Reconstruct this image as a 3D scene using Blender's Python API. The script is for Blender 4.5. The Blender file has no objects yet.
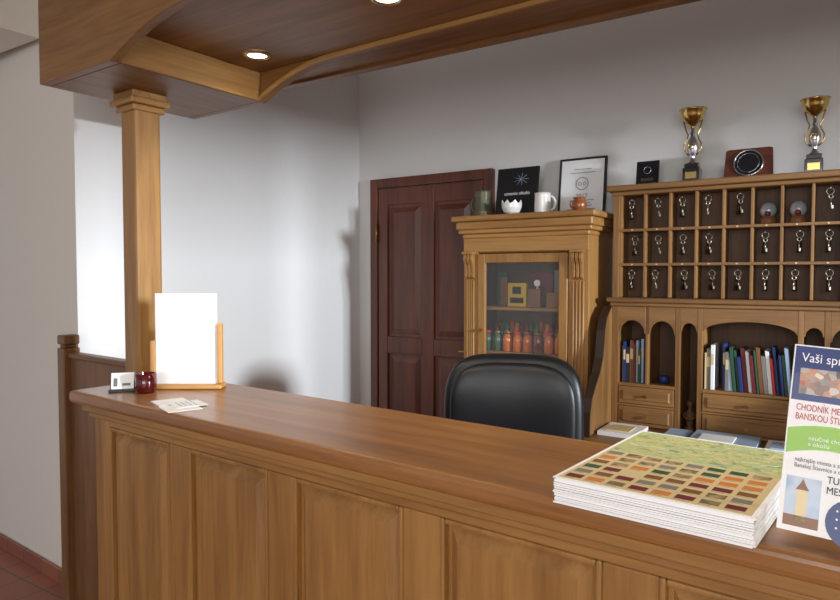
import bpy, bmesh, math, random
from mathutils import Vector, Matrix
random.seed(4)
C = bpy.context
sc = C.scene
R = math.radians

# ---------------------------------------------------------------- materials
def srgb(r, g, b):
    f = lambda c: (c/255/12.92) if c/255 <= 0.04045 else ((c/255+0.055)/1.055)**2.4
    return (f(r), f(g), f(b), 1)

def mat(name, col, rough=0.5, metal=0.0, coat=0.0, emit=None, es=0.0, trans=0.0, alpha=1.0, bump=0.0, bscale=60):
    m = bpy.data.materials.new(name); m.use_nodes = True
    nt = m.node_tree; b = nt.nodes['Principled BSDF']
    b.inputs['Base Color'].default_value = col
    b.inputs['Roughness'].default_value = rough
    b.inputs['Metallic'].default_value = metal
    b.inputs['Coat Weight'].default_value = coat
    b.inputs['Transmission Weight'].default_value = trans
    b.inputs['Alpha'].default_value = alpha
    if emit:
        b.inputs['Emission Color'].default_value = emit
        b.inputs['Emission Strength'].default_value = es
    n = nt.nodes.new('ShaderNodeTexNoise'); n.inputs['Scale'].default_value = bscale
    n.inputs['Detail'].default_value = 4
    tc = nt.nodes.new('ShaderNodeTexCoord'); nt.links.new(tc.outputs['Object'], n.inputs['Vector'])
    if bump > 0:
        bp = nt.nodes.new('ShaderNodeBump'); bp.inputs['Strength'].default_value = bump
        bp.inputs['Distance'].default_value = 0.01
        nt.links.new(n.outputs['Fac'], bp.inputs['Height']); nt.links.new(bp.outputs['Normal'], b.inputs['Normal'])
    return m

def wood(name, light, dark, axis='Z', rough=0.48, coat=0.08, scale=14.0):
    m = bpy.data.materials.new(name); m.use_nodes = True
    nt = m.node_tree; b = nt.nodes['Principled BSDF']
    tc = nt.nodes.new('ShaderNodeTexCoord')
    mp = nt.nodes.new('ShaderNodeMapping')
    s = {'X': (0.07, 1, 1), 'Y': (1, 0.07, 1), 'Z': (1, 1, 0.07)}[axis]
    mp.inputs['Scale'].default_value = s
    n = nt.nodes.new('ShaderNodeTexNoise'); n.inputs['Scale'].default_value = scale
    n.inputs['Detail'].default_value = 7; n.inputs['Roughness'].default_value = 0.62
    n.inputs['Distortion'].default_value = 0.6
    n2 = nt.nodes.new('ShaderNodeTexNoise'); n2.inputs['Scale'].default_value = scale*7
    n2.inputs['Detail'].default_value = 3
    mx = nt.nodes.new('ShaderNodeMath'); mx.operation = 'MULTIPLY_ADD'
    mx.inputs[1].default_value = 0.35
    sub = nt.nodes.new('ShaderNodeMath'); sub.operation = 'SUBTRACT'; sub.inputs[1].default_value = 0.175
    cr = nt.nodes.new('ShaderNodeValToRGB')
    cr.color_ramp.elements[0].position = 0.30; cr.color_ramp.elements[0].color = dark
    cr.color_ramp.elements[1].position = 0.68; cr.color_ramp.elements[1].color = light
    L = nt.links.new
    L(tc.outputs['Object'], mp.inputs['Vector']); L(mp.outputs['Vector'], n.inputs['Vector'])
    L(mp.outputs['Vector'], n2.inputs['Vector'])
    L(n2.outputs['Fac'], mx.inputs[0]); L(n.outputs['Fac'], mx.inputs[2])
    L(mx.outputs[0], sub.inputs[0]); L(sub.outputs[0], cr.inputs['Fac'])
    L(cr.outputs['Color'], b.inputs['Base Color'])
    bp = nt.nodes.new('ShaderNodeBump'); bp.inputs['Strength'].default_value = 0.12
    bp.inputs['Distance'].default_value = 0.002
    L(mx.outputs[0], bp.inputs['Height']); L(bp.outputs['Normal'], b.inputs['Normal'])
    b.inputs['Roughness'].default_value = rough
    b.inputs['Coat Weight'].default_value = coat
    b.inputs['Coat Roughness'].default_value = 0.25
    return m

def woodset(name, light, dark, **k):
    return {a: wood(name+'_'+a, light, dark, a, **k) for a in 'XYZ'}

OAK = woodset('counter_oak', srgb(162,118,62), srgb(126,86,42))
TOPW = woodset('counter_top_oak', srgb(158,108,58), srgb(120,78,38), rough=0.34, coat=0.3)
CAN = woodset('canopy_oak', srgb(142,100,52), srgb(100,66,30))
COL = woodset('column_oak', srgb(172,130,72), srgb(136,94,46))
DARKW = woodset('partition_oak', srgb(130,90,50), srgb(94,62,32))
PINE = woodset('cabinet_pine', srgb(184,136,76), srgb(144,100,50))
HUT = woodset('hutch_oak', srgb(152,110,62), srgb(112,76,38))
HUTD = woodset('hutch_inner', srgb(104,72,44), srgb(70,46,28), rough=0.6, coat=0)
MAHO = woodset('door_mahogany', srgb(112,58,38), srgb(74,36,24), rough=0.42, coat=0.15)
LIGHTW = woodset('light_beech', srgb(214,164,96), srgb(180,124,66))

M_WALL = mat('wall_plaster', srgb(222,221,218), 0.85, bump=0.15, bscale=25)
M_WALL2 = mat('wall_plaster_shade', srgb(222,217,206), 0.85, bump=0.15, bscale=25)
M_CEIL = mat('ceiling_paint', srgb(215,213,210), 0.9, bump=0.05)
M_BLACK = mat('black_plastic', (0.012,0.012,0.013,1), 0.4)
M_LEATHER = mat('black_leather', (0.006,0.007,0.009,1), 0.42, bump=0.06, bscale=160)
M_PAPER = mat('white_paper', srgb(244,244,243), 0.7)
M_PAPER2 = mat('cream_paper', srgb(216,196,146), 0.5, coat=0.3)
M_INK = mat('ink_grey', srgb(120,120,122), 0.8)
M_INKD = mat('ink_black', srgb(30,30,34), 0.7)
M_GOLD = mat('gold_metal', srgb(212,180,110), 0.22, 1.0)
M_SILV = mat('silver_metal', srgb(205,205,210), 0.22, 1.0)
M_KEY = mat('key_nickel', srgb(180,174,160), 0.3, 1.0)
M_FOB = mat('dark_key_fob', srgb(52,44,36), 0.35, 0.6)
M_BRASS = mat('brass', srgb(170,130,70), 0.35, 1.0)
M_MARB = mat('black_marble', (0.015,0.015,0.017,1), 0.15, coat=0.5)
M_WHITE = mat('white_ceramic', srgb(238,236,230), 0.25, coat=0.4)
M_REDG = mat('dark_red_glass', srgb(78,10,14), 0.12, coat=0.6)
M_ORANGE = mat('brown_glaze', srgb(150,84,40), 0.3, coat=0.4)
M_TANK = mat('tankard_glaze', srgb(78,86,60), 0.4, coat=0.2, bump=0.4, bscale=80)
M_GLASS = mat('cabinet_glass', (0.9,0.95,0.93,1), 0.03, alpha=0.04)
M_BULB = mat('lamp_lens', (1,0.85,0.6,1), 0.4, emit=(1,0.86,0.6,1), es=9)
M_TRIMR = mat('lamp_ring', srgb(200,180,140), 0.3, 1.0)
def colmat(n, r, g, b, rough=0.5): return mat(n, srgb(r,g,b), rough, coat=0.2)
M_BLUE = colmat('print_blue', 30,52,112); M_RED = colmat('print_red', 178,34,36)
M_GREEN = colmat('print_green', 140,190,66); M_YEL = colmat('print_yellow', 216,176,50)
M_LBLUE = colmat('print_lightblue', 160,182,208); M_DGREEN = colmat('print_darkgreen', 40,84,58)
M_BROWN = colmat('print_brown', 128,82,46); M_ORG = colmat('print_orange', 206,126,60)
M_GREY = colmat('print_grey', 130,126,118); M_PURP = colmat('print_purple', 84,44,90)
M_MAROON = colmat('print_maroon', 110,30,40)

def ramp_noise_mat(name, cols, scale, rough=0.5, voronoi=False):
    m = bpy.data.materials.new(name); m.use_nodes = True
    nt = m.node_tree; b = nt.nodes['Principled BSDF']
    tc = nt.nodes.new('ShaderNodeTexCoord')
    n = nt.nodes.new('ShaderNodeTexVoronoi' if voronoi else 'ShaderNodeTexNoise')
    n.inputs['Scale'].default_value = scale
    cr = nt.nodes.new('ShaderNodeValToRGB'); cr.color_ramp.interpolation = 'LINEAR'
    e = cr.color_ramp.elements
    while len(e) < len(cols): e.new(0.5)
    for i, c in enumerate(cols):
        e[i].position = (i/(len(cols)-1))*(1.0 if voronoi else 0.5)+(0 if voronoi else 0.25); e[i].color = c
    nt.links.new(tc.outputs['Object'], n.inputs['Vector'])
    nt.links.new(n.outputs['Color' if voronoi else 'Fac'], cr.inputs['Fac'])
    nt.links.new(cr.outputs['Color'], b.inputs['Base Color'])
    b.inputs['Roughness'].default_value = rough; b.inputs['Coat Weight'].default_value = 0.2
    return m
M_MAP = ramp_noise_mat('tourist_map_print', [srgb(120,150,150), srgb(140,168,100), srgb(206,200,140), srgb(160,184,118), srgb(224,212,160), srgb(140,168,100)], 40)
M_TOWN = ramp_noise_mat('town_photo_print', [srgb(150,50,36), srgb(205,150,120), srgb(80,90,90), srgb(226,214,200), srgb(120,60,44)], 110, voronoi=True)
M_TOWN2 = ramp_noise_mat('thumb_photo_print', [srgb(110,80,50), srgb(180,150,110), srgb(90,96,70), srgb(150,110,70)], 80, voronoi=True)
M_SKYPH = ramp_noise_mat('tower_photo_print', [srgb(120,150,190), srgb(190,205,220), srgb(160,180,205)], 20)

def tile_mat(nm, w, h, c1, c2):
    m = bpy.data.materials.new(nm); m.use_nodes = True
    nt = m.node_tree; b = nt.nodes['Principled BSDF']
    tc = nt.nodes.new('ShaderNodeTexCoord'); br = nt.nodes.new('ShaderNodeTexBrick')
    br.offset = 0; br.inputs['Scale'].default_value = 1
    br.inputs['Brick Width'].default_value = w; br.inputs['Row Height'].default_value = h
    br.inputs['Mortar Size'].default_value = 0.005
    br.inputs['Color1'].default_value = c1; br.inputs['Color2'].default_value = c2
    br.inputs['Mortar'].default_value = srgb(96,80,70)
    nt.links.new(tc.outputs['Object'], br.inputs['Vector']); nt.links.new(br.outputs['Color'], b.inputs['Base Color'])
    b.inputs['Roughness'].default_value = 0.4
    return m
M_TILE = tile_mat('floor_tiles', 0.2, 0.2, srgb(160,96,72), srgb(142,84,64))
M_SKIRT = tile_mat('skirting_tiles', 0.2, 5.0, srgb(150,90,68), srgb(132,78,60))

# ---------------------------------------------------------------- builders
def root(name, loc=(0,0,0), rotz=0.0, rotx=0.0, roty=0.0):
    e = bpy.data.objects.new(name, None); sc.collection.objects.link(e)
    e.empty_display_size = 0.05
    e.location = loc; e.rotation_euler = (R(rotx), R(roty), R(rotz))
    return e

class P:
    def __init__(s, name, parent, m):
        s.name, s.parent, s.m = name, parent, m
        s.bm = bmesh.new()
    def box(s, x0,x1,y0,y1,z0,z1):
        v = [s.bm.verts.new(c) for c in ((x0,y0,z0),(x1,y0,z0),(x1,y1,z0),(x0,y1,z0),(x0,y0,z1),(x1,y0,z1),(x1,y1,z1),(x0,y1,z1))]
        for f in ((3,2,1,0),(4,5,6,7),(0,1,5,4),(1,2,6,5),(2,3,7,6),(3,0,4,7)):
            s.bm.faces.new([v[i] for i in f])
        return s
    def frustum(s, x0,x1,z0,z1,y0,y1,ins):
        a = [(x0,y0,z0),(x1,y0,z0),(x1,y0,z1),(x0,y0,z1)]
        b = [(x0+ins,y1,z0+ins),(x1-ins,y1,z0+ins),(x1-ins,y1,z1-ins),(x0+ins,y1,z1-ins)]
        va = [s.bm.verts.new(c) for c in a]; vb = [s.bm.verts.new(c) for c in b]
        s.bm.faces.new(vb); s.bm.faces.new(va[::-1])
        for i in range(4):
            j = (i+1)%4
            s.bm.faces.new([va[i],va[j],vb[j],vb[i]])
        return s
    def prism(s, pts, a0, a1, plane='xz'):
        def mk(p, a):
            if plane == 'xz': return (p[0], a, p[1])
            if plane == 'yz': return (a, p[0], p[1])
            return (p[0], p[1], a)
        v0 = [s.bm.verts.new(mk(p,a0)) for p in pts]; v1 = [s.bm.verts.new(mk(p,a1)) for p in pts]
        s.bm.faces.new(v0); s.bm.faces.new(v1[::-1])
        n = len(pts)
        for i in range(n):
            j = (i+1)%n
            s.bm.faces.new([v0[j],v0[i],v1[i],v1[j]])
        return s
    def lathe(s, cx, cy, prof, seg=24, z0=0.0, cap=True):
        rings = []
        for r, z in prof:
            rings.append([s.bm.verts.new((cx+r*math.cos(2*math.pi*k/seg), cy+r*math.sin(2*math.pi*k/seg), z0+z)) for k in range(seg)])
        for a, b in zip(rings, rings[1:]):
            for k in range(seg):
                f = s.bm.faces.new([a[k],a[(k+1)%seg],b[(k+1)%seg],b[k]]); f.smooth = True
        if cap:
            s.bm.faces.new(rings[0][::-1]); s.bm.faces.new(rings[-1])
        return s
    def rod(s, p, q, r, seg=10, r2=None):
        p, q = Vector(p), Vector(q); d = (q-p)
        if r2 is None: r2 = r
        t = d.normalized(); u = t.orthogonal().normalized(); w = t.cross(u)
        A = [s.bm.verts.new(p+u*r*math.cos(2*math.pi*k/seg)+w*r*math.sin(2*math.pi*k/seg)) for k in range(seg)]
        B = [s.bm.verts.new(q+u*r2*math.cos(2*math.pi*k/seg)+w*r2*math.sin(2*math.pi*k/seg)) for k in range(seg)]
        for k in range(seg):
            f = s.bm.faces.new([A[k],A[(k+1)%seg],B[(k+1)%seg],B[k]]); f.smooth = True
        s.bm.faces.new(A[::-1]); s.bm.faces.new(B)
        return s
    def tube(s, pts, r, seg=8, closed=False):
        pts = [Vector(p) for p in pts]; n = len(pts); rings = []
        up = None
        for i, p in enumerate(pts):
            if closed: t = (pts[(i+1)%n]-pts[i-1]).normalized()
            else: t = (pts[min(i+1,n-1)]-pts[max(i-1,0)]).normalized()
            if up is None: up = t.orthogonal().normalized()
            u = (up - t*up.dot(t)).normalized(); up = u; w = t.cross(u)
            rings.append([s.bm.verts.new(p+u*r*math.cos(2*math.pi*k/seg)+w*r*math.sin(2*math.pi*k/seg)) for k in range(seg)])
        rng = range(n if closed else n-1)
        for i in rng:
            a, b = rings[i], rings[(i+1)%n]
            for k in range(seg):
                f = s.bm.faces.new([a[k],a[(k+1)%seg],b[(k+1)%seg],b[k]]); f.smooth = True
        if not closed:
            s.bm.faces.new(rings[0][::-1]); s.bm.faces.new(rings[-1])
        return s
    def ring(s, c, rad, r, axis='y', seg=16):
        pts = []
        for k in range(seg):
            a = 2*math.pi*k/seg; ca, sa = rad*math.cos(a), rad*math.sin(a)
            pts.append((c[0]+ca, c[1], c[2]+sa) if axis=='y' else ((c[0], c[1]+ca, c[2]+sa) if axis=='x' else (c[0]+ca, c[1]+sa, c[2])))
        return s.tube(pts, r, 6, True)
    def pillow(s, c, h, e1=0.5, e2=0.5, nu=36, nv=20, bend=0.0):
        sg = lambda x, e: math.copysign(abs(x)**e, x)
        grid = []
        for i in range(nv+1):
            th = -math.pi/2 + math.pi*i/nv
            row = []
            for k in range(nu):
                ph = 2*math.pi*k/nu
                y = sg(math.sin(th), e1)
                x = sg(math.cos(th), e1)*sg(math.cos(ph), e2)
                z = sg(math.cos(th), e1)*sg(math.sin(ph), e2)
                X = x*h[0]; Y = y*h[1]; Z = z*h[2]
                Y += bend*(x*x)
                row.append(s.bm.verts.new((c[0]+X, c[1]+Y, c[2]+Z)))
            grid.append(row)
        for a, b in zip(grid, grid[1:]):
            for k in range(nu):
                f = s.bm.faces.new([a[k],a[(k+1)%nu],b[(k+1)%nu],b[k]]); f.smooth = True
        bmesh.ops.remove_doubles(s.bm, verts=grid[0]+grid[-1], dist=1e-6)
        return s
    def disc(s, cx, cz, r, y0, y1, seg=28):
        return s.prism([(cx+r*math.cos(2*math.pi*k/seg), cz+r*math.sin(2*math.pi*k/seg)) for k in range(seg)], y0, y1, 'xz')
    def done(s, bevel=0.0, seg=2, subsurf=0):
        bmesh.ops.recalc_face_normals(s.bm, faces=s.bm.faces)
        me = bpy.data.meshes.new(s.name); s.bm.to_mesh(me); s.bm.free()
        o = bpy.data.objects.new(s.name, me); sc.collection.objects.link(o)
        me.materials.append(s.m)
        if s.parent: o.parent = s.parent
        if bevel > 0:
            b = o.modifiers.new('bevel','BEVEL'); b.width = bevel; b.segments = seg; b.limit_method = 'ANGLE'; b.angle_limit = R(40)
        return o

def text(parent, body, size, loc, rot, m, align='LEFT', sx=1.0):
    cu = bpy.data.curves.new('lettering','FONT'); cu.body = body; cu.size = size; cu.align_x = align
    cu.extrude = 0.0003
    o = bpy.data.objects.new('lettering', cu); sc.collection.objects.link(o)
    o.location = loc; o.rotation_euler = [R(a) for a in rot]; o.parent = parent; o.scale = (sx,1,1)
    cu.materials.append(m)
    return o

# ---------------------------------------------------------------- room shell
CEIL = 2.95
P('floor', None, M_TILE).box(-6.2,2.4,-3.0,3.8,-0.1,0).done()
P('ceiling', None, M_CEIL).box(-6.2,2.4,-3.0,3.8,CEIL,CEIL+0.1).done()
P('wall_back', None, M_WALL).box(-3.1,2.4,3.6,3.8,0,CEIL).done()
P('wall_side', None, M_WALL).prism([(-3.0,1.68),(-2.866,3.6),(-3.1,3.6),(-3.2,1.90)], 0, CEIL, 'xy').done()
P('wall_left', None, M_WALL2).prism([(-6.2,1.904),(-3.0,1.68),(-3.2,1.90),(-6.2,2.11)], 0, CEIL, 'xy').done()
w = P('wall_right', None, M_WALL)
WY0,WY1,WZ0,WZ1 = 1.20,2.70,0.95,2.16
w.box(2.2,2.3,-3.0,WY0,0,CEIL).box(2.2,2.3,WY1,3.6,0,CEIL).box(2.2,2.3,WY0,WY1,0,WZ0).box(2.2,2.3,WY0,WY1,WZ1,CEIL).done()
P('baseboard_left', None, M_SKIRT).prism([(-6.19,1.885),(-3.09,1.667),(-3.09,1.682),(-6.19,1.900)], 0, 0.07, 'xy').done(0.002)
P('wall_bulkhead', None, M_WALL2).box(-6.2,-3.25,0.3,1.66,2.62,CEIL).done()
P('baseboard_back', None, M_SKIRT).box(-1.80,2.19,3.585,3.6,0,0.09).done(0.002)
wn = root('window_1', (2.2,0,0))
q=P('frame', wn, M_WHITE); q.box(0.02,0.08,WY0,WY0+0.05,WZ0,WZ1).box(0.02,0.08,WY1-0.05,WY1,WZ0,WZ1)
for yy in (1.72,2.20): q.box(0.02,0.08,yy-0.045,yy+0.045,WZ0,WZ1)
q.box(0.02,0.08,WY0+0.05,WY1-0.05,WZ0,WZ0+0.05).box(0.02,0.08,WY0+0.05,WY1-0.05,WZ1-0.05,WZ1).done(0.004)

# ---------------------------------------------------------------- reception counter
A = -4.0
P0 = (-2.24, 1.23, 0)
ct = root('reception_counter', P0, A)
LEN = 4.35
P('counter_top', ct, TOPW['X']).box(-0.03,LEN,0,0.44,1.058,1.10).done(0.012,3)
P('moulding', ct, OAK['X']).box(0.02,LEN,0.022,0.42,1.030,1.060).box(0.04,LEN,0.034,0.40,1.012,1.031).done(0.006,3)
P('carcass', ct, OAK['Z']).box(0.06,LEN,0.062,0.40,0.06,1.015).done()
fr = P('frame_rails', ct, OAK['X'])
fr.box(0.157,LEN,0.047,0.063,0.99,1.015).box(0.157,LEN,0.047,0.063,0.06,0.24).done(0.003)
st = P('frame_stiles', ct, OAK['Z']); pn = P('raised_panels', ct, OAK['Z']); bd = P('panel_beads', ct, OAK['Z'])
u = 0.157; st.box(0.06,0.157,0.047,0.063,0.06,1.015)
while u < LEN-0.4:
    st.box(u+0.355,u+0.455,0.047,0.063,0.2405,0.9895)
    x0,x1,z0,z1 = u,u+0.355,0.24,0.99; t=0.012
    bd.box(x0,x0+t,0.044,0.064,z0,z1).box(x1-t,x1,0.044,0.064,z0,z1).box(x0+t,x1-t,0.044,0.064,z0,z0+t).box(x0+t,x1-t,0.044,0.064,z1-t,z1)
    pn.frustum(x0+0.02,x1-0.02,z0+0.02,z1-0.02,0.0625,0.044,0.026)
    u += 0.455
st.done(0.003); pn.done(); bd.done(0.004,2)
P('plinth', ct, DARKW['X']).box(0.09,LEN,0.08,0.39,0,0.061).done()

pt = root('low_partition', P0, A)
P('panel', pt, DARKW['Z']).box(-0.738,-0.19,0.335,0.36,0,1.125).done(0.003)
P('top_rail', pt, DARKW['X']).box(-0.738,-0.175,0.322,0.372,1.125,1.15).done(0.005)
P('post', pt, DARKW['Z']).box(-0.80,-0.738,0.305,0.38,0,1.17).done(0.005)
P('post_cap', pt, DARKW['Z']).box(-0.79,-0.745,0.312,0.372,1.17,1.185).box(-0.80,-0.738,0.305,0.38,1.185,1.228).done(0.008,3)

cl = root('wooden_column', (-2.335,1.572,0), A)
P('shaft', cl, COL['Z']).box(-0.053,0.053,-0.053,0.053,0,2.14).done(0.010,2)
P('capital', cl, COL['X']).box(-0.066,0.066,-0.066,0.066,2.125,2.148).box(-0.082,0.082,-0.082,0.082,2.148,2.172).box(-0.072,0.072,-0.072,0.072,2.172,2.199).done(0.006,3)

# ---------------------------------------------------------------- canopy
cn = root('counter_canopy', (-2.52,1.285,0), -2.0)
CL = 4.6; CD = 0.665; ZB = 2.20; ZS = 2.315; EB=0.475; CW=0.40; RISE=0.10
def ease(t): return math.sin(t*math.pi/2)**0.9
def curve(): return [(EB+CW*i/14, ZB+RISE*ease(i/14)) for i in range(15)]
def fascia():
    return [(0,ZB)]+curve()+[(CL,ZB+RISE),(CL,2.78),(0,2.78)]
P('front_fascia', cn, CAN['X']).prism(fascia(), 0, 0.035,'xz').done(0.003)
P('rear_fascia', cn, CAN['X']).prism(fascia(), CD-0.035, CD,'xz').done(0.003)
def trim(dz=0.016):
    lo=[(a,b-0.001) for a,b in curve()]+[(CL,ZB+RISE-0.001)]
    hi=[(a+(0.006 if i==0 else 0), b+dz) for i,(a,b) in enumerate(lo)]
    return lo+hi[::-1]
P('rear_fascia_bead', cn, COL['X']).prism(trim(), CD-0.048, CD-0.034,'xz').done(0.003)
P('end_box', cn, CAN['Y']).box(0.0,EB,0.036,CD-0.036,ZB,2.78).done(0.003)
P('end_box_lining', cn, COL['Y']).box(EB,EB+0.006,0.036,CD-0.036,ZB+0.002,ZS).done(0.002)
P('soffit_board', cn, CAN['X']).box(EB+0.006,CL,0.035,CD-0.036,ZS,ZS+0.03).done(0.003)
P('roof_board', cn, CAN['X']).prism([(0,CD),(CL,CD),(CL,CD+0.36),(0,CD+0.22)],2.345,2.78,'xy').prism([(0,CD+0.19),(CL,CD+0.33),(CL,CD+0.375),(0,CD+0.235)],2.333,2.37,'xy').done(0.003)

def downlight(x,y,z):
    e = root('recessed_downlight', (x,y,z))
    P('rim', e, M_TRIMR).lathe(0,0,[(0.036,-0.002),(0.038,-0.009),(0.049,-0.007),(0.052,0.0)],28,cap=False).done()
    P('lens', e, M_BULB).lathe(0,0,[(0.037,-0.003),(0.0,-0.005)],24,cap=False).done()
    l = bpy.data.lights.new('downlight_beam','SPOT'); l.energy=14; l.color=(1,0.88,0.70); l.spot_size=R(130); l.spot_blend=0.9; l.shadow_soft_size=0.03
    o = bpy.data.objects.new('beam', l); sc.collection.objects.link(o); o.parent=e; o.location=(0,0,-0.02)
for (x,y) in ((-1.86,1.735),(-1.16,1.59),(-0.35,1.55),(0.5,1.5)):
    downlight(x,y,ZS-0.0005)

# ---------------------------------------------------------------- door
d = root('door_1', (0,3.6,0))
DX0,DX1,DT = -2.74,-1.82,2.14
fr = P('door_frame', d, MAHO['Z']); fr.box(DX0,DX0+0.06,-0.045,0,0,DT).box(DX1-0.06,DX1,-0.045,0,0,DT).box(DX0+0.06,DX1-0.06,-0.045,0,DT-0.06,DT).done(0.006,3)
lf = P('leaf', d, MAHO['Z']); lf.box(DX0+0.065,DX1-0.065,-0.022,0,0.01,DT-0.065)
rows = [(0.15,0.98),(1.09,1.965)]
cols = [(-2.60,-2.325),(-2.235,-1.96)]
lf.done(0.003)
fs = P('rails_and_stiles', d, MAHO['Z'])
xs=[DX0+0.065,cols[0][0],cols[0][1],cols[1][0],cols[1][1],DX1-0.065]
for a,b in ((xs[0],xs[1]),(xs[2],xs[3]),(xs[4],xs[5])): fs.box(a,b,-0.038,-0.022,0.01,DT-0.065)
zs=[0.01,0.15,0.98,1.09,1.965,DT-0.065]
for a,b in ((zs[0],zs[1]),(zs[2],zs[3]),(zs[4],zs[5])):
    for c in cols: fs.box(c[0],c[1],-0.038,-0.022,a,b)
fs.done(0.005,3)
pp = P('raised_panels', d, MAHO['Z'])
for c in cols:
    for r_ in rows: pp.frustum(c[0]+0.02,c[1]-0.02,r_[0]+0.02,r_[1]-0.02,-0.022,-0.036,0.035)
pp.done()
P('hinges', d, M_BRASS).rod((DX0+0.06,-0.05,1.72),(DX0+0.06,-0.05,1.84),0.008).rod((DX0+0.06,-0.05,0.28),(DX0+0.06,-0.05,0.40),0.008).done()
P('handle', d, M_BRASS).rod((-1.915,-0.04,1.03),(-1.915,-0.09,1.03),0.009).rod((-1.915,-0.09,1.03),(-2.02,-0.09,1.03),0.008).box(-1.935,-1.895,-0.044,-0.038,0.93,1.12).done(0.002)

# ---------------------------------------------------------------- display cabinet
cb = root('display_cabinet', (0,0,0))
X0,X1,YF,YB = -1.81,-1.10,3.20,3.575
P('carcass', cb, PINE['Z']).box(X0,X0+0.02,YF+0.02,YB,0.06,1.70).box(X1-0.02,X1,YF+0.02,YB,0.06,1.70).box(X0+0.02,X1-0.02,YF+0.02,YB,0.06,0.10)\
  .box(X0+0.02,X1-0.02,YF+0.02,YB,1.62,1.70).done(0.002)
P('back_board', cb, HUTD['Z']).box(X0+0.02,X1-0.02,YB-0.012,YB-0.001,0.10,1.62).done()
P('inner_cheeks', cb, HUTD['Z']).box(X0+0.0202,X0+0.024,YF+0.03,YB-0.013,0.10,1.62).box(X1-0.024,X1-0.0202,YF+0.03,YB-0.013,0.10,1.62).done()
P('shelves', cb, HUT['X']).box(X0+0.025,X1-0.025,YF+0.05,YB-0.013,1.308,1.326).box(X0+0.025,X1-0.025,YF+0.05,YB-0.013,1.065,1.083).box(X0+0.025,X1-0.025,YF+0.05,YB-0.013,0.82,0.84).done(0.002)
P('cornice', cb, PINE['X']).box(X0-0.005,X1+0.005,YF-0.01,YB,1.70,1.725).box(X0-0.022,X1+0.022,YF-0.03,YB,1.725,1.748).box(X0-0.03,X1+0.03,YF-0.042,YB,1.748,1.79).box(X0-0.048,X1+0.048,YF-0.065,YB,1.79,1.82).done(0.008,3)
P('frieze', cb, PINE['X']).box(X0,X1,YF-0.004,YF+0.02,1.625,1.70).done(0.003)
pl = P('pilasters', cb, PINE['Z'])
for (a,b) in ((X0,X0+0.085),(X1-0.105,X1)):
    pl.box(a,b,YF,YF+0.02,0.10,1.625)
    m_=(a+b)/2; wd=(b-a)/2-0.018
    for k in range(4):
        xx=m_-wd+ (2*wd)*(k+0.5)/4
        pl.rod((xx,YF-0.002,0.75),(xx,YF-0.002,1.47),0.0065,8)
    pl.box(m_-wd-0.006,m_+wd+0.006,YF-0.012,YF,0.66,0.74)
pl.done(0.003)
cv = P('carved_corbels', cb, PINE['Z'])
for (a,b) in ((X0,X0+0.085),(X1-0.105,X1)):
    m_=(a+b)/2
    for k in (-1,0,1):
        cv.prism([(YF,1.62),(YF-0.035,1.61),(YF-0.040,1.585),(YF-0.022,1.555),(YF-0.016,1.52),(YF-0.020,1.49),(YF,1.475)], m_+k*0.020-0.008, m_+k*0.020+0.008,'yz')
    cv.box(m_-0.034,m_+0.034,YF-0.044,YF,1.612,1.628)
cv.done(0.003)
dr = P('glazed_door_frame', cb, PINE['Z'])
ga,gb=X0+0.085,X1-0.105
dr.box(ga+0.003,ga+0.05,YF-0.006,YF+0.016,0.80,1.615).box(gb-0.05,gb-0.003,YF-0.006,YF+0.016,0.80,1.615)
dr.box(ga+0.05,gb-0.05,YF-0.006,YF+0.016,1.565,1.615).box(ga+0.05,gb-0.05,YF-0.006,YF+0.016,0.80,0.86).done(0.005,3)
P('glass_pane', cb, M_GLASS).box(ga+0.05,gb-0.05,YF+0.004,YF+0.007,0.86,1.565).done()
ld = P('lower_door', cb, PINE['Z']); ld.box(ga+0.003,gb-0.003,YF-0.002,YF+0.016,0.11,0.79); ld.frustum(ga+0.06,gb-0.06,0.18,0.72,YF-0.002,YF-0.016,0.03).done(0.003)
P('plinth', cb, PINE['X']).box(X0-0.015,X1+0.015,YF-0.02,YB,0,0.085).done(0.006)
P('knob', cb, M_BRASS).rod((ga+0.03,YF-0.03,1.2),(ga+0.03,YF-0.004,1.2),0.008).done()

jr = root('jam_jars', (0,0,1.083))
ORJ=[mat('jam_amber',srgb(196,100,34),0.15,coat=0.6), mat('jam_dark',srgb(110,46,24),0.15,coat=0.6), mat('jar_green',srgb(60,92,66),0.15,coat=0.6)]
parts=[P('jars_%d'%i, jr, ORJ[i]) for i in range(3)]; lid=P('lids', jr, M_BRASS); lid2=P('lids_red', jr, M_RED)
for k in range(8):
    x=-1.70+0.060*k; q=parts[[2,2,0,0,0,1,0,0][k]]
    q.lathe(x,3.28,[(0.023,0),(0.027,0.006),(0.027,0.062),(0.024,0.082),(0.018,0.092),(0.018,0.096)],16)
    (lid if k%3 else lid2).lathe(x,3.28,[(0.020,0.096),(0.020,0.112)],16)
    parts[(k+1)%3].lathe(x+0.01,3.38,[(0.023,0),(0.026,0.006),(0.026,0.09),(0.012,0.12),(0.012,0.15)],16)
    parts[(k+2)%3].lathe(x-0.01,3.48,[(0.023,0),(0.026,0.006),(0.026,0.10),(0.012,0.13),(0.012,0.15)],16)
for q in parts+[lid,lid2]: q.done()
gbx = root('gift_boxes', (0,0,1.326))
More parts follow.
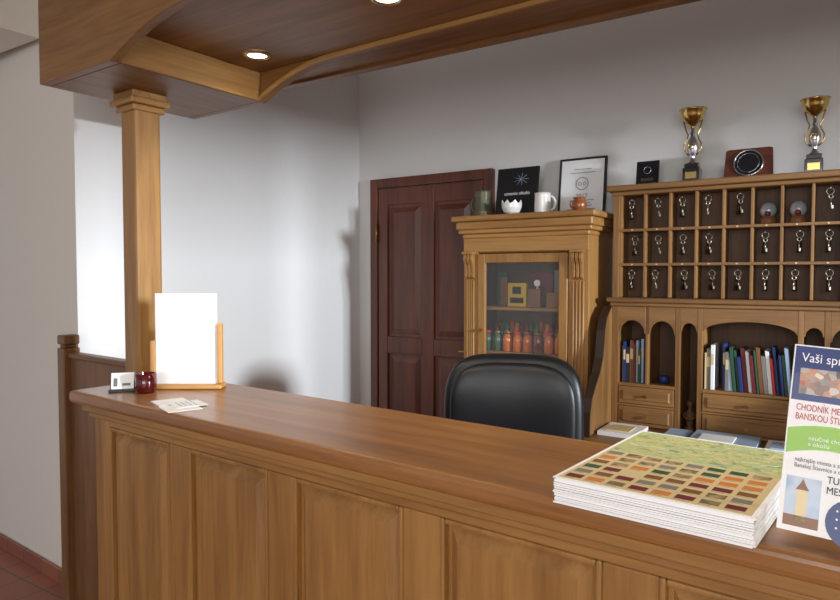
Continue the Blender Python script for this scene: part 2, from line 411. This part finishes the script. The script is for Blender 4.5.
for (m_,x0,x1,h,y) in ((M_YEL,-1.60,-1.49,0.13,3.32),(M_DGREEN,-1.71,-1.66,0.19,3.42),(M_BROWN,-1.665,-1.625,0.16,3.36),(M_BROWN,-1.47,-1.40,0.10,3.30),(M_GREY,-1.37,-1.20,0.20,3.42),(M_MAROON,-1.52,-1.40,0.19,3.48),(M_BROWN,-1.36,-1.29,0.08,3.29),(M_GREY,-1.275,-1.22,0.12,3.32)):
    q=P('box_item', gbx, m_); q.box(x0,x1,y,y+0.03,0,h).done(0.002)
P('box_label', gbx, M_INKD).box(-1.585,-1.505,3.317,3.32,0.02,0.05).box(-1.57,-1.52,3.317,3.32,0.07,0.11).done()
P('figure_plate', gbx, M_WHITE).disc(-1.435,0.13,0.018,3.34,3.35).rod((-1.435,3.345,0.0),(-1.435,3.345,0.11),0.006).done()

ZC=1.8205
def handle_pts(cx,cy,z0,z1,r,out,ang):
    pts=[]
    for i in range(9):
        t=math.pi*i/8
        rr=r+out*math.sin(t); z=z0+(z1-z0)*(1-math.cos(t))/2
        pts.append((cx+rr*math.cos(ang),cy+rr*math.sin(ang),z))
    return pts
tk=root('beer_tankard',(-1.73,3.27,ZC))
P('body',tk,M_TANK).lathe(0,0,[(0.044,0),(0.047,0.01),(0.043,0.02),(0.040,0.10),(0.044,0.135),(0.044,0.145),(0.038,0.145),(0.036,0.02),(0.0,0.018)],28,cap=False).done()
P('bands',tk,M_BROWN).lathe(0,0,[(0.0445,0.02),(0.0445,0.03)],28,cap=False).lathe(0,0,[(0.044,0.11),(0.045,0.12)],28,cap=False).done()
P('handle',tk,M_TANK).tube(handle_pts(0,0,0.03,0.12,0.040,0.03,R(180)),0.006).done()
bk=root('black_art_book',(-1.61,3.44,ZC),rotx=-9)
P('cover',bk,M_BLACK).box(-0.130,0.125,-0.008,0.008,0,0.295).done(0.002)
q=P('flower_print',bk,M_LBLUE)
for k in range(9):
    a=2*math.pi*k/9; q.rod((0.02,-0.009,0.225),(0.02+0.045*math.cos(a),-0.009,0.225+0.035*math.sin(a)),0.0009,6)
q.done()
text(bk,'umenie okolo',0.028,(0.0,-0.009,0.135),(90,0,0),M_PAPER,'CENTER')
bw=root('white_jagged_bowl',(-1.545,3.25,ZC))
q=P('shell',bw,M_WHITE); rings=[]
prof=[(0.018,0.0),(0.042,0.015),(0.053,0.04),(0.055,0.066)]
seg=24
for j,(r_,z_) in enumerate(prof):
    rings.append([q.bm.verts.new((r_*math.cos(2*math.pi*k/seg),r_*math.sin(2*math.pi*k/seg),z_+(0.014*(k%3==0)-0.006*(k%3==1) if j==3 else 0))) for k in range(seg)])
for a,b in zip(rings,rings[1:]):
    for k in range(seg): q.bm.faces.new([a[k],a[(k+1)%seg],b[(k+1)%seg],b[k]])
q.bm.faces.new(rings[0][::-1]); o=q.done(); so=o.modifiers.new('s','SOLIDIFY'); so.thickness=0.003
def mug(name,x,y,z,r,h,m_,ang):
    e=root(name,(x,y,z))
    P('body',e,m_).lathe(0,0,[(r*0.85,0),(r,h*0.08),(r,h*0.5),(r*0.96,h*0.9),(r,h),(r*0.9,h),(r*0.88,h*0.1),(0,h*0.08)],28,cap=False).done()
    P('handle',e,m_).tube(handle_pts(0,0,h*0.2,h*0.85,r*0.95,r*0.6,ang),r*0.13).done()
mug('ceramic_mug',-1.385,3.29,ZC,0.043,0.112,M_WHITE,R(20))
e=root('brown_clay_pot',(-1.165,3.24,ZC))
P('body',e,M_ORANGE).lathe(0,0,[(0.026,0),(0.034,0.015),(0.037,0.035),(0.033,0.052),(0.029,0.060),(0.033,0.070),(0.029,0.070),(0.026,0.058),(0.030,0.02),(0,0.012)],28,cap=False).done()
P('lug',e,M_ORANGE).tube(handle_pts(0,0,0.018,0.055,0.033,0.012,R(200)),0.004).done()
cf=root('framed_certificate',(-1.265,3.54,ZC),rotx=-7)
q=P('frame',cf,M_INKD); q.box(-0.133,-0.122,-0.012,0.010,0,0.33).box(0.122,0.133,-0.012,0.010,0,0.33).box(-0.122,0.122,-0.012,0.010,0,0.011).box(-0.122,0.122,-0.012,0.010,0.319,0.33).done(0.002)
P('mat_board',cf,M_PAPER).box(-0.122,0.122,-0.004,0.004,0.011,0.319).done()
q=P('print_lines',cf,M_INK)
for z_,w_ in ((0.265,0.05),(0.245,0.07),(0.09,0.07),(0.075,0.05),(0.06,0.06),(0.04,0.08)): q.box(-w_,w_,-0.0055,-0.004,z_,z_+0.003)
q.ring((0,-0.005,0.185),0.034,0.002,'y',24); q.ring((-0.014,-0.005,0.185),0.009,0.0015,'y'); q.ring((0.014,-0.005,0.185),0.009,0.0015,'y'); q.done()
text(cf,'2017',0.034,(0,-0.0055,0.105),(90,0,0),M_INK,'CENTER')

# ---------------------------------------------------------------- desk with hutch and key rack
hd = root('secretary_desk_with_key_rack',(0,0,0))
HX0,HX1=-1.017,0.237; HF,HB=3.32,3.575
NC=10; cw=(HX1-HX0-0.07)/NC; kx0=HX0+0.035
ks = P('rack_dividers',hd,HUT['Z'])
for i in range(NC+1):
    x=kx0+cw*i; ks.box(x-0.006,x+0.006,HF+0.004,3.45,1.39,1.90)
ks.box(HX0,HX0+0.03,HF,HB,1.385,1.90).box(HX1-0.03,HX1,HF,HB,1.385,1.90).done(0.002)
rk=P('rack_shelves',hd,HUT['X'])
for z_ in (1.552,1.722): rk.box(HX0+0.03,HX1-0.03,HF,3.45,z_-0.007,z_+0.007)
rk.done(0.002)
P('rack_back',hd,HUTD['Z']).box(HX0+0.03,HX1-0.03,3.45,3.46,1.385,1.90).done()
P('rack_cornice',hd,HUT['X']).box(HX0-0.01,HX1+0.01,HF-0.012,HB,1.895,1.915).box(HX0-0.028,HX1+0.028,HF-0.035,HB,1.915,1.944).done(0.007,3)
P('waist_moulding',hd,HUT['X']).box(HX0-0.022,HX1+0.022,HF-0.035,HB,1.365,1.388).box(HX0-0.01,HX1+0.01,HF-0.015,HB,1.345,1.366).done(0.006,3)
vx=P('hutch_uprights',hd,HUT['Z'])
for a,b in ((-1.017,-0.985),(-0.712,-0.690),(-0.612,-0.590),(-0.200,-0.178),(-0.100,-0.078),(0.205,0.237)): vx.box(a,b,HF,HB-0.01,0.745,1.346)
vx.box(-0.853,-0.839,HF+0.005,HB-0.01,0.955,1.346).box(0.053,0.067,HF+0.005,HB-0.01,0.955,1.346)
vx.done(0.002)
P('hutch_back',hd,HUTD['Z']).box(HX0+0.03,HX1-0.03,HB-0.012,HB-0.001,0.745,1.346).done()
def arch(q,x0,x1,zt,zs_,za,y0,y1,n=12):
    pts=[(x0,zt),(x0,zs_)]
    for i in range(n+1):
        t=math.pi*i/n
        pts.append((x0+0.006+(x1-x0-0.012)*(1-math.cos(t))/2, zs_+(za-zs_)*math.sin(t)))
    pts+=[(x1,zs_),(x1,zt)]
    q.prism(pts,y0,y1,'xz')
va=P('arched_valance',hd,HUT['X'])
for a,b in ((-0.985,-0.853),(-0.839,-0.712),(-0.078,0.053),(0.067,0.205)): arch(va,a,b,1.3455,1.21,1.275,HF+0.001,HF+0.018)
for a,b in ((-0.690,-0.612),(-0.178,-0.100)): arch(va,a,b,1.3455,1.23,1.27,HF+0.001,HF+0.018)
arch(va,-0.590,-0.200,1.3455,1.235,1.285,HF+0.001,HF+0.018,20)
va.done(0.002)
sh=P('hutch_shelves',hd,HUT['X'])
for a,b in ((-0.985,-0.712),(-0.590,-0.200),(-0.078,0.205)): sh.box(a,b,HF,HB-0.013,0.945,0.960).box(a,b,HF,HB-0.013,0.846,0.856)
sh.done(0.002)
dw=P('drawer_fronts',hd,HUT['X']); kb=P('drawer_knobs',hd,M_BRASS)
for a,b in ((-0.985,-0.712),(-0.590,-0.200),(-0.078,0.205)):
    for z0,z1 in ((0.749,0.844),(0.858,0.943)):
        dw.box(a+0.003,b-0.003,HF-0.002,HF+0.14,z0,z1); dw.frustum(a+0.02,b-0.02,z0+0.015,z1-0.015,HF-0.002,HF-0.008,0.008)
        c=(a+b)/2
        kb.rod((c,HF-0.008,(z0+z1)/2),(c,HF-0.024,(z0+z1)/2),0.005,10,0.009)
dw.done(0.003); kb.done()
prof=[(HB,0.745),(2.98,0.745),(2.98,0.80),(2.985,0.86),(3.01,0.92),(3.06,0.975),(3.12,1.03),(3.165,1.10),(3.18,1.17),(3.19,1.23),(3.22,1.29),(3.30,1.345),(HB,1.345)]
P('curved_side_panels',hd,HUT['Z']).prism(prof,-1.045,-1.0175,'yz').prism(prof,0.2375,0.265,'yz').done(0.004)
P('panel_edge_trim',hd,mat('dark_edge_stain',srgb(52,34,22),0.5)).prism([(a-0.007,b) for a,b in prof[1:-1]]+[(a+0.004,b) for a,b in prof[1:-1]][::-1],-1.052,-1.012,'yz').done()
P('desk_top',hd,HUT['X']).box(-1.06,0.28,2.86,HB,0.715,0.7445).done(0.008,3)
P('pedestals',hd,HUT['Z']).box(-1.03,-0.62,2.92,HB,0.0,0.715).box(-0.16,0.25,2.92,HB,0.0,0.715).done(0.003)
pd=P('pedestal_drawers',hd,HUT['X'])
for a,b in ((-1.03,-0.62),(-0.16,0.25)):
    for z0,z1 in ((0.08,0.28),(0.30,0.50),(0.52,0.69)): pd.frustum(a+0.02,b-0.02,z0,z1,2.92,2.905,0.012)
pd.done(0.002)

rkq=root('room_keys',(0,0,0)); km=P('keys',rkq,M_KEY); kf=P('key_fobs',rkq,M_FOB)
rowz=[1.895,1.715,1.545]
for r_ in range(3):
    for c in range(NC):
        if r_==0 and c in (5,6): continue
        if random.random()<0.06: continue
        x=kx0+cw*(c+0.5)+random.uniform(-0.012,0.012); zt=rowz[r_]-0.012; y=3.345
        km.rod((x,3.449,zt-0.01),(x,y-0.008,zt-0.01),0.0022,6)
        km.ring((x,y,zt-0.024),0.014,0.0016,'y',14)
        dx=random.uniform(-0.004,0.004)
        km.ring((x+dx,y-0.003,zt-0.046),0.008,0.0028,'y',12)
        km.rod((x+dx,y-0.003,zt-0.054),(x+dx*2,y-0.003,zt-0.098),0.0026,6)
        km.box(x+dx*2,x+dx*2+0.008,y-0.0045,y-0.0015,zt-0.098,zt-0.084)
        if random.random()<0.75: kf.rod((x-dx-0.004,y+0.008,zt-0.038),(x-dx-0.006,y+0.008,zt-0.105),0.006,8,0.010)
km.done(); kf.done()
npl=P('number_plates',hd,M_PAPER2)
for z_ in (1.552,1.722):
    for c in range(NC): 
        x=kx0+cw*(c+0.5); npl.box(x-0.004,x+0.004,HF-0.002,HF,z_-0.003,z_+0.003)
npl.done()

for c in (5,6):
    x=kx0+cw*(c+0.5); g=root('snow_globe',(x,3.385,1.7295))
    P('base',g,M_BROWN).lathe(0,0,[(0.034,0),(0.036,0.01),(0.030,0.028),(0.026,0.034)],24).done()
    P('globe',g,mat('globe_glass',srgb(150,160,168),0.05,coat=1)).lathe(0,0,[(0.024,0.034),(0.034,0.05),(0.036,0.065),(0.031,0.083),(0.018,0.097),(0.003,0.101)],24).done()
    P('figure',g,M_MAROON).lathe(0.0,-0.026,[(0.012,0.036),(0.014,0.05),(0.008,0.062),(0.009,0.07),(0.003,0.078)],12).done()

BM=[M_MAROON,M_BLUE,M_PAPER,M_BROWN,M_DGREEN,M_PAPER2,M_LBLUE,M_PAPER,M_INKD,M_BLUE,M_GREY,M_RED]
def books(name,x0,x1,y,z,hmin,hmax,lean_at=None):
    e=root(name,(0,0,z)); ps=[P('spines_%d'%i,e,m_) for i,m_ in enumerate(BM)]; lab=P('labels',e,M_PAPER2)
    x=x0
    while x<x1-0.01:
        t=random.uniform(0.006,0.018); h=random.uniform(hmin,hmax); q=ps[random.randrange(len(ps))]; yy=y+random.uniform(0,0.02)
        if lean_at and x>lean_at:
            s_=-0.10; q.prism([(x,0.002),(x+t,0),(x+t+h*s_-0.0,h*0.98),(x+h*s_,h)],yy,yy+0.13); x+=t+0.002
        else:
            q.box(x,x+t,yy,yy+0.13,0,h)
            if t>0.010: lab.box(x+0.002,x+t-0.002,yy-0.0006,yy,h*0.55,h*0.8)
            x+=t+0.0008
    for q in ps+[lab]:
        if len(q.bm.verts): q.done(0.001)
        else: q.bm.free()
books('book_row',-0.975,-0.865,3.34,0.9602,0.17,0.235)
books('book_row',-0.582,-0.535,3.33,0.9602,0.17,0.225)
books('book_row',-0.505,-0.215,3.33,0.9602,0.16,0.225,-0.48)
bx=root('book_row',(0,0,0.9602))
P('binders',bx,M_LBLUE).box(-0.07,-0.035,3.36,3.5,0,0.21).done(0.002); P('binders_b',bx,M_RED).box(-0.033,0.0,3.36,3.5,0,0.2).done(0.002)
P('tin',root('tea_tin',(-0.78,3.40,0.9602)),M_BLUE).lathe(0,0,[(0.025,0),(0.025,0.035),(0.018,0.04)],20).done()
fg=root('carved_figurine',(-0.651,3.38,0.7447))
P('body',fg,HUTD['Z']).lathe(0,0,[(0.026,0),(0.026,0.012),(0.014,0.02),(0.02,0.05),(0.022,0.075),(0.012,0.10),(0.008,0.108),(0.015,0.12),(0.016,0.135),(0.008,0.148),(0.001,0.152)],20).done()
P('arms',fg,HUTD['Z']).tube([(-0.018,0,0.09),(-0.03,-0.008,0.07),(-0.012,-0.022,0.06),(0.012,-0.022,0.06),(0.03,-0.008,0.07),(0.018,0,0.09)],0.006).done()
dp=root('desk_papers',(0,0,0.7447))
P('sheets_white',dp,M_PAPER).box(-1.0,-0.82,3.05,3.27,0,0.02).box(-0.30,-0.10,3.00,3.27,0,0.026).box(0.0,0.2,3.02,3.28,0,0.030).box(-0.56,-0.42,3.08,3.2,0.0302,0.036).box(-0.80,-0.73,3.0,3.2,0,0.008).done(0.001)
P('sheets_blue',dp,M_LBLUE).box(-0.60,-0.33,3.02,3.29,0,0.030).box(-0.72,-0.62,3.08,3.29,0,0.022).box(-0.28,-0.12,3.1,3.22,0.0262,0.032).done(0.001)
P('sheets_yellow',dp,M_PAPER2).box(-0.97,-0.86,3.08,3.2,0.0205,0.026).done(0.001)

# ---------------------------------------------------------------- trophies / plaques
ZR=1.9445
def trophy(x,y,s):
    t=root('trophy_cup',(x,y,ZR)); t.scale=(s,s,s)
    P('marble_base',t,M_MARB).box(-0.036,0.036,-0.036,0.036,0,0.07).box(-0.03,0.03,-0.03,0.03,0.07,0.09).done(0.003)
    P('stem',t,M_SILV).lathe(0,0,[(0.028,0.09),(0.018,0.10),(0.010,0.115),(0.016,0.13),(0.024,0.155),(0.026,0.18),(0.016,0.205),(0.008,0.22),(0.012,0.23),(0.008,0.24),(0.010,0.262)],24).done()
    P('cup',t,M_GOLD).lathe(0,0,[(0.010,0.262),(0.020,0.27),(0.042,0.29),(0.052,0.312),(0.056,0.335),(0.062,0.34),(0.058,0.34),(0.050,0.32),(0.035,0.295),(0.0,0.275)],28,cap=False)\
      .lathe(0,0,[(0.030,0.094),(0.032,0.090)],24,cap=False).done()
    q=P('wings',t,M_GOLD)
    for a in (0,math.pi):
        q.tube([(math.cos(a)*r_,0,z_) for r_,z_ in ((0.016,0.13),(0.034,0.15),(0.038,0.18),(0.026,0.205),(0.020,0.225),(0.030,0.245),(0.040,0.29))],0.0035)
    q.ring((0,-0.026,0.17),0.014,0.003,'y'); q.done()
    P('plate',t,M_GOLD).box(-0.024,0.024,-0.0375,-0.036,0.02,0.05).done()
trophy(-0.668,3.43,1.05); trophy(-0.158,3.43,0.98)
pq=root('award_plaque',(-0.885,3.44,ZR),rotx=-10)
P('board',pq,M_MARB).box(-0.056,0.056,-0.008,0.008,0.003,0.135).done(0.003)
P('emblem',pq,M_SILV).ring((0,-0.009,0.085),0.018,0.002,'y',18).box(-0.03,0.03,-0.0095,-0.008,0.03,0.045).done()
P('stand',pq,M_MARB).box(-0.045,0.045,0.008,0.05,0.008,0.02).done(0.002)
ap=root('plate_award',(-0.425,3.45,ZR),rotx=-12)
P('board',ap,MAHO['X']).prism([(-0.10,0.004),(0.10,0.004),(0.105,0.03),(0.10,0.15),(0.085,0.155),(-0.085,0.155),(-0.10,0.15),(-0.105,0.03)],-0.008,0.008).done(0.003)
q=P('silver_rim',ap,M_SILV)
for r_,t_ in ((0.062,0.004),(0.046,0.0015)): q.ring((0,-0.012,0.082),r_,t_,'y',36)
q.done()
P('dish',ap,M_MARB).disc(0,0.082,0.060,-0.012,-0.008,36).done()
P('stand',ap,MAHO['X']).box(-0.08,0.08,-0.03,0.04,0.004,0.014).done(0.002)

# ---------------------------------------------------------------- office chair
ch=root('office_chair',(-1.175,2.50,0),rotz=20)
q=P('backrest',ch,M_LEATHER); q.pillow((0,0.02,0.84),(0.285,0.085,0.33),0.62,0.46,64,32,-0.06).done()
q=P('back_cushion',ch,M_LEATHER); q.pillow((0,-0.035,0.905),(0.255,0.055,0.235),0.85,0.55,64,32,-0.05); q.pillow((0,-0.05,0.62),(0.22,0.055,0.09),0.7,0.55,48,20,-0.03).done()
q=P('seat',ch,M_LEATHER)
q.pillow((0,0,0),(0.26,0.06,0.25),0.55,0.5,48,20)
bmesh.ops.rotate(q.bm,verts=q.bm.verts,cent=(0,0,0),matrix=Matrix.Rotation(R(90),3,'X')); bmesh.ops.translate(q.bm,verts=q.bm.verts,vec=(0,-0.22,0.50)); q.done()
q=P('armrests',ch,M_BLACK)
for s_ in (-1,1):
    q.tube([(s_*0.20,-0.1,0.44),(s_*0.30,-0.12,0.45),(s_*0.31,-0.30,0.56),(s_*0.31,-0.34,0.68),(s_*0.31,-0.20,0.71),(s_*0.30,-0.02,0.71)],0.018,10)
q.done()
q=P('base',ch,M_BLACK); q.rod((0,-0.2,0.10),(0,-0.2,0.44),0.028,16)
for k in range(5):
    a=2*math.pi*k/5+0.3; ex,ey=0.30*math.cos(a),-0.2+0.30*math.sin(a)
    q.rod((0,-0.2,0.12),(ex,ey,0.085),0.026,8,0.016); q.rod((ex,ey,0.085),(ex,ey,0.05),0.01,8)
    q.rod((ex-0.02,ey,0.031),(ex+0.02,ey,0.031),0.030,14)
q.done(0.003)

# ---------------------------------------------------------------- things on the counter
ZT=1.1005
ph=root('table_sign_holder',(-1.965,1.49,ZT),rotz=34)
P('base',ph,LIGHTW['X']).box(-0.13,0.13,-0.035,0.035,0,0.016).done(0.006,3)
q=P('side_posts',ph,LIGHTW['Z'])
for s_ in (-1,1): q.box(s_*0.118-0.009,s_*0.118+0.009,-0.012,0.012,0.016,0.23 if s_>0 else 0.17)
q.done(0.006,3)
P('sheet',ph,M_PAPER).box(-0.108,0.108,-0.002,0.002,0.016,0.335).done()
q=P('sheet_text',ph,mat('faint_ink',srgb(205,208,214),0.8))
for k in range(11):
    q.box(-0.03+0.004*(k%3),0.035-0.012*(k%2),-0.0026,-0.0022,0.285-0.02*k,0.287-0.02*k)
q.done()
cd=root('business_card_holder',(-2.10,1.33,ZT),rotz=48)
P('stand',cd,M_BLACK).prism([(-0.03,0),(0.025,0),(0.025,0.008),(0.012,0.035),(0.008,0.035),(-0.002,0.008),(-0.03,0.008)],-0.042,0.042,'yz').done(0.002)
q=P('cards',cd,M_PAPER); q.prism([(-0.014,0.009),(-0.004,0.009),(0.010,0.062),(0.0,0.062)],-0.036,0.036,'yz').done()
P('card_logo',cd,M_INK).prism([(-0.0125,0.018),(-0.0115,0.018),(-0.0045,0.045),(-0.0055,0.045)],-0.028,-0.016,'yz').prism([(-0.012,0.02),(-0.011,0.02),(-0.009,0.028),(-0.010,0.028)],0.0,0.026,'yz').done()
cdl=root('candle_holder',(-2.005,1.355,ZT))
P('glass',cdl,M_REDG).lathe(0,0,[(0.026,0),(0.033,0.006),(0.035,0.03),(0.034,0.066),(0.031,0.066),(0.030,0.01),(0,0.008)],28,cap=False).done()
P('wax',cdl,M_RED).lathe(0,0,[(0.029,0.012),(0.029,0.040),(0.0,0.040)],24,cap=False).done()
fl=root('flat_leaflets',(-1.735,1.275,ZT),rotz=-20)
P('leaflet_a',fl,M_PAPER).box(-0.10,0.0,-0.05,0.05,0,0.002).done(); P('leaflet_b',fl,M_PAPER).box(0.01,0.11,-0.055,0.045,0,0.002).done()
P('leaflet_c',fl,M_PAPER).box(-0.03,0.07,-0.02,0.075,0.0022,0.0036).done()
q=P('leaflet_print',fl,M_LBLUE)
for k in range(4): q.box(-0.02,0.05,0.0+0.015*k,0.004+0.015*k,0.0037,0.004)
q.done()

ms=root('tourist_map_pad',(-0.254,1.288,ZT),rotz=-5)
q=P('sheet_stack',ms,M_PAPER); z=0
for k in range(18):
    h=0.0025; dx,dy=random.uniform(-0.003,0.003),random.uniform(-0.003,0.003)
    q.box(-0.160+dx,0.160+dx,-0.216+dy,0.216+dy,z,z+h-0.0003); z+=h
q.done()
P('top_sheet',ms,M_PAPER).box(-0.162,0.162,-0.218,0.218,z,z+0.0012).done(); z+=0.0012
P('map_area',ms,M_MAP).box(-0.155,0.155,0.02,0.211,z,z+0.0004).done()
P('gallery_ground',ms,M_PAPER2).box(-0.155,0.155,-0.211,0.02,z,z+0.0003).done()
q=P('roads',ms,M_ORG); q2=P('rivers',ms,M_LBLUE)
for k in range(7):
    pts=[]; y0=0.035+0.026*k
    for i in range(8): pts.append((-0.14+0.04*i, y0+0.012*math.sin(i*1.3+k*2), z+0.0003))
    (q if k%2 else q2).tube(pts,0.0006,4)
q.done(); q2.done()
TH=[P('thumbs_%d'%i,ms,m_) for i,m_ in enumerate([M_BROWN,M_ORG,M_DGREEN,M_GREY,M_TOWN2,M_MAROON])]
cap=P('captions',ms,M_INK)
for r_ in range(6):
    for c in range(8):
        if random.random()<0.05: continue
        x=-0.148+0.0375*c; y=-0.207+0.0375*r_
        TH[random.choice([0,0,4,1,2,3,4,4,1,5])].box(x,x+0.029,y+0.008,y+0.029,z+0.0003,z+0.0006)
        cap.box(x,x+0.02,y+0.003,y+0.0045,z+0.0003,z+0.0005)
for q in TH+[cap]: q.done()

bs=root('brochure_display',(0.024,1.125,ZT+0.006),rotz=3,rotx=-14,roty=4.0)
P('board',bs,M_PAPER).box(-0.115,0.115,-0.002,0.002,0.004,0.286).done()
P('header_band',bs,M_BLUE).box(-0.113,0.113,-0.0024,-0.002,0.200,0.284).done()
P('town_photo',bs,M_TOWN).box(-0.104,0.113,-0.003,-0.002,0.210,0.250).done()
P('green_band',bs,M_GREEN).prism([(-0.113,0.118)]+[(-0.113+0.226*i/12,0.118+0.012*math.sin(i*0.5)) for i in range(1,13)]+[(0.113-0.226*i/12,0.156+0.010*math.sin((12-i)*0.5)) for i in range(13)],-0.0028,-0.002).done()
P('tower_photo',bs,M_SKYPH).box(-0.108,-0.062,-0.0028,-0.002,0.012,0.085).done()
P('tower_print',bs,M_PAPER2).box(-0.093,-0.079,-0.0031,-0.0028,0.02,0.066).done()
P('tower_roof_print',bs,M_BROWN).prism([(-0.095,0.066),(-0.077,0.066),(-0.084,0.078),(-0.086,0.083),(-0.088,0.078)],-0.0031,-0.0028).box(-0.108,-0.062,-0.0031,-0.0028,0.012,0.028).done()
P('blue_badge',bs,M_BLUE).disc(-0.018,0.030,0.036,-0.0028,-0.002).done()
text(bs,'Vaši sprievodcovia',0.020,(-0.104,-0.003,0.260),(90,0,0),M_PAPER,sx=0.85)
text(bs,'CHODNÍK MESTOM\nBANSKOU ŠTIAVNICOU',0.014,(-0.105,-0.003,0.185),(90,0,0),M_RED,sx=0.66)
text(bs,'naučné chodníky mesta\na okolia',0.009,(-0.085,-0.0032,0.142),(90,0,0),M_PAPER)
text(bs,'najkrajšie miesta a zaujímavosti\nBanskej Štiavnice a okolia',0.009,(-0.10,-0.003,0.108),(90,0,0),M_INK,sx=0.8)
text(bs,'TURISTICKÉ\nMESTO',0.015,(-0.056,-0.003,0.083),(90,0,0),M_INKD,sx=0.8)
text(bs,'• mapa\n• výlety\n• múzeá',0.012,(-0.042,-0.0034,0.042),(90,0,0),M_PAPER)
P('rear_strut',bs,M_PAPER).prism([(0.002,0.20),(0.002,0.204),(0.085,0.022),(0.083,0.020)],-0.03,0.03,'yz').done()

# ---------------------------------------------------------------- lights
def area(name,loc,rot,sx,sy,e,col):
    l=bpy.data.lights.new(name,'AREA'); l.shape='RECTANGLE'; l.size=sx; l.size_y=sy; l.energy=e; l.color=col
    o=bpy.data.objects.new(name,l); sc.collection.objects.link(o); o.location=loc; o.rotation_euler=[R(a) for a in rot]
    return o
area('window_daylight',(6.0,1.2,2.15),(0,90,8),0.7,0.7,860,(0.84,0.91,1.0))
area('lobby_daylight',(0.8,-2.8,1.9),(80,0,0),3.0,1.8,92,(1.0,0.98,0.95))
wd=bpy.data.worlds.new('World'); sc.world=wd; wd.use_nodes=True
wd.node_tree.nodes['Background'].inputs[0].default_value=(0.90,0.92,1.0,1); wd.node_tree.nodes['Background'].inputs[1].default_value=0.48
try:
    sc.view_settings.view_transform='Standard'
except Exception as ex: print(ex)
sc.view_settings.exposure=0.2

# ---------------------------------------------------------------- camera
cam=bpy.data.cameras.new('camera'); cam.sensor_width=36; cam.lens=660/840*36
co=bpy.data.objects.new('camera',cam); sc.collection.objects.link(co)
co.location=(0,0,1.5); co.rotation_euler=(R(90-2.17),0,R(33.3))
sc.camera=co
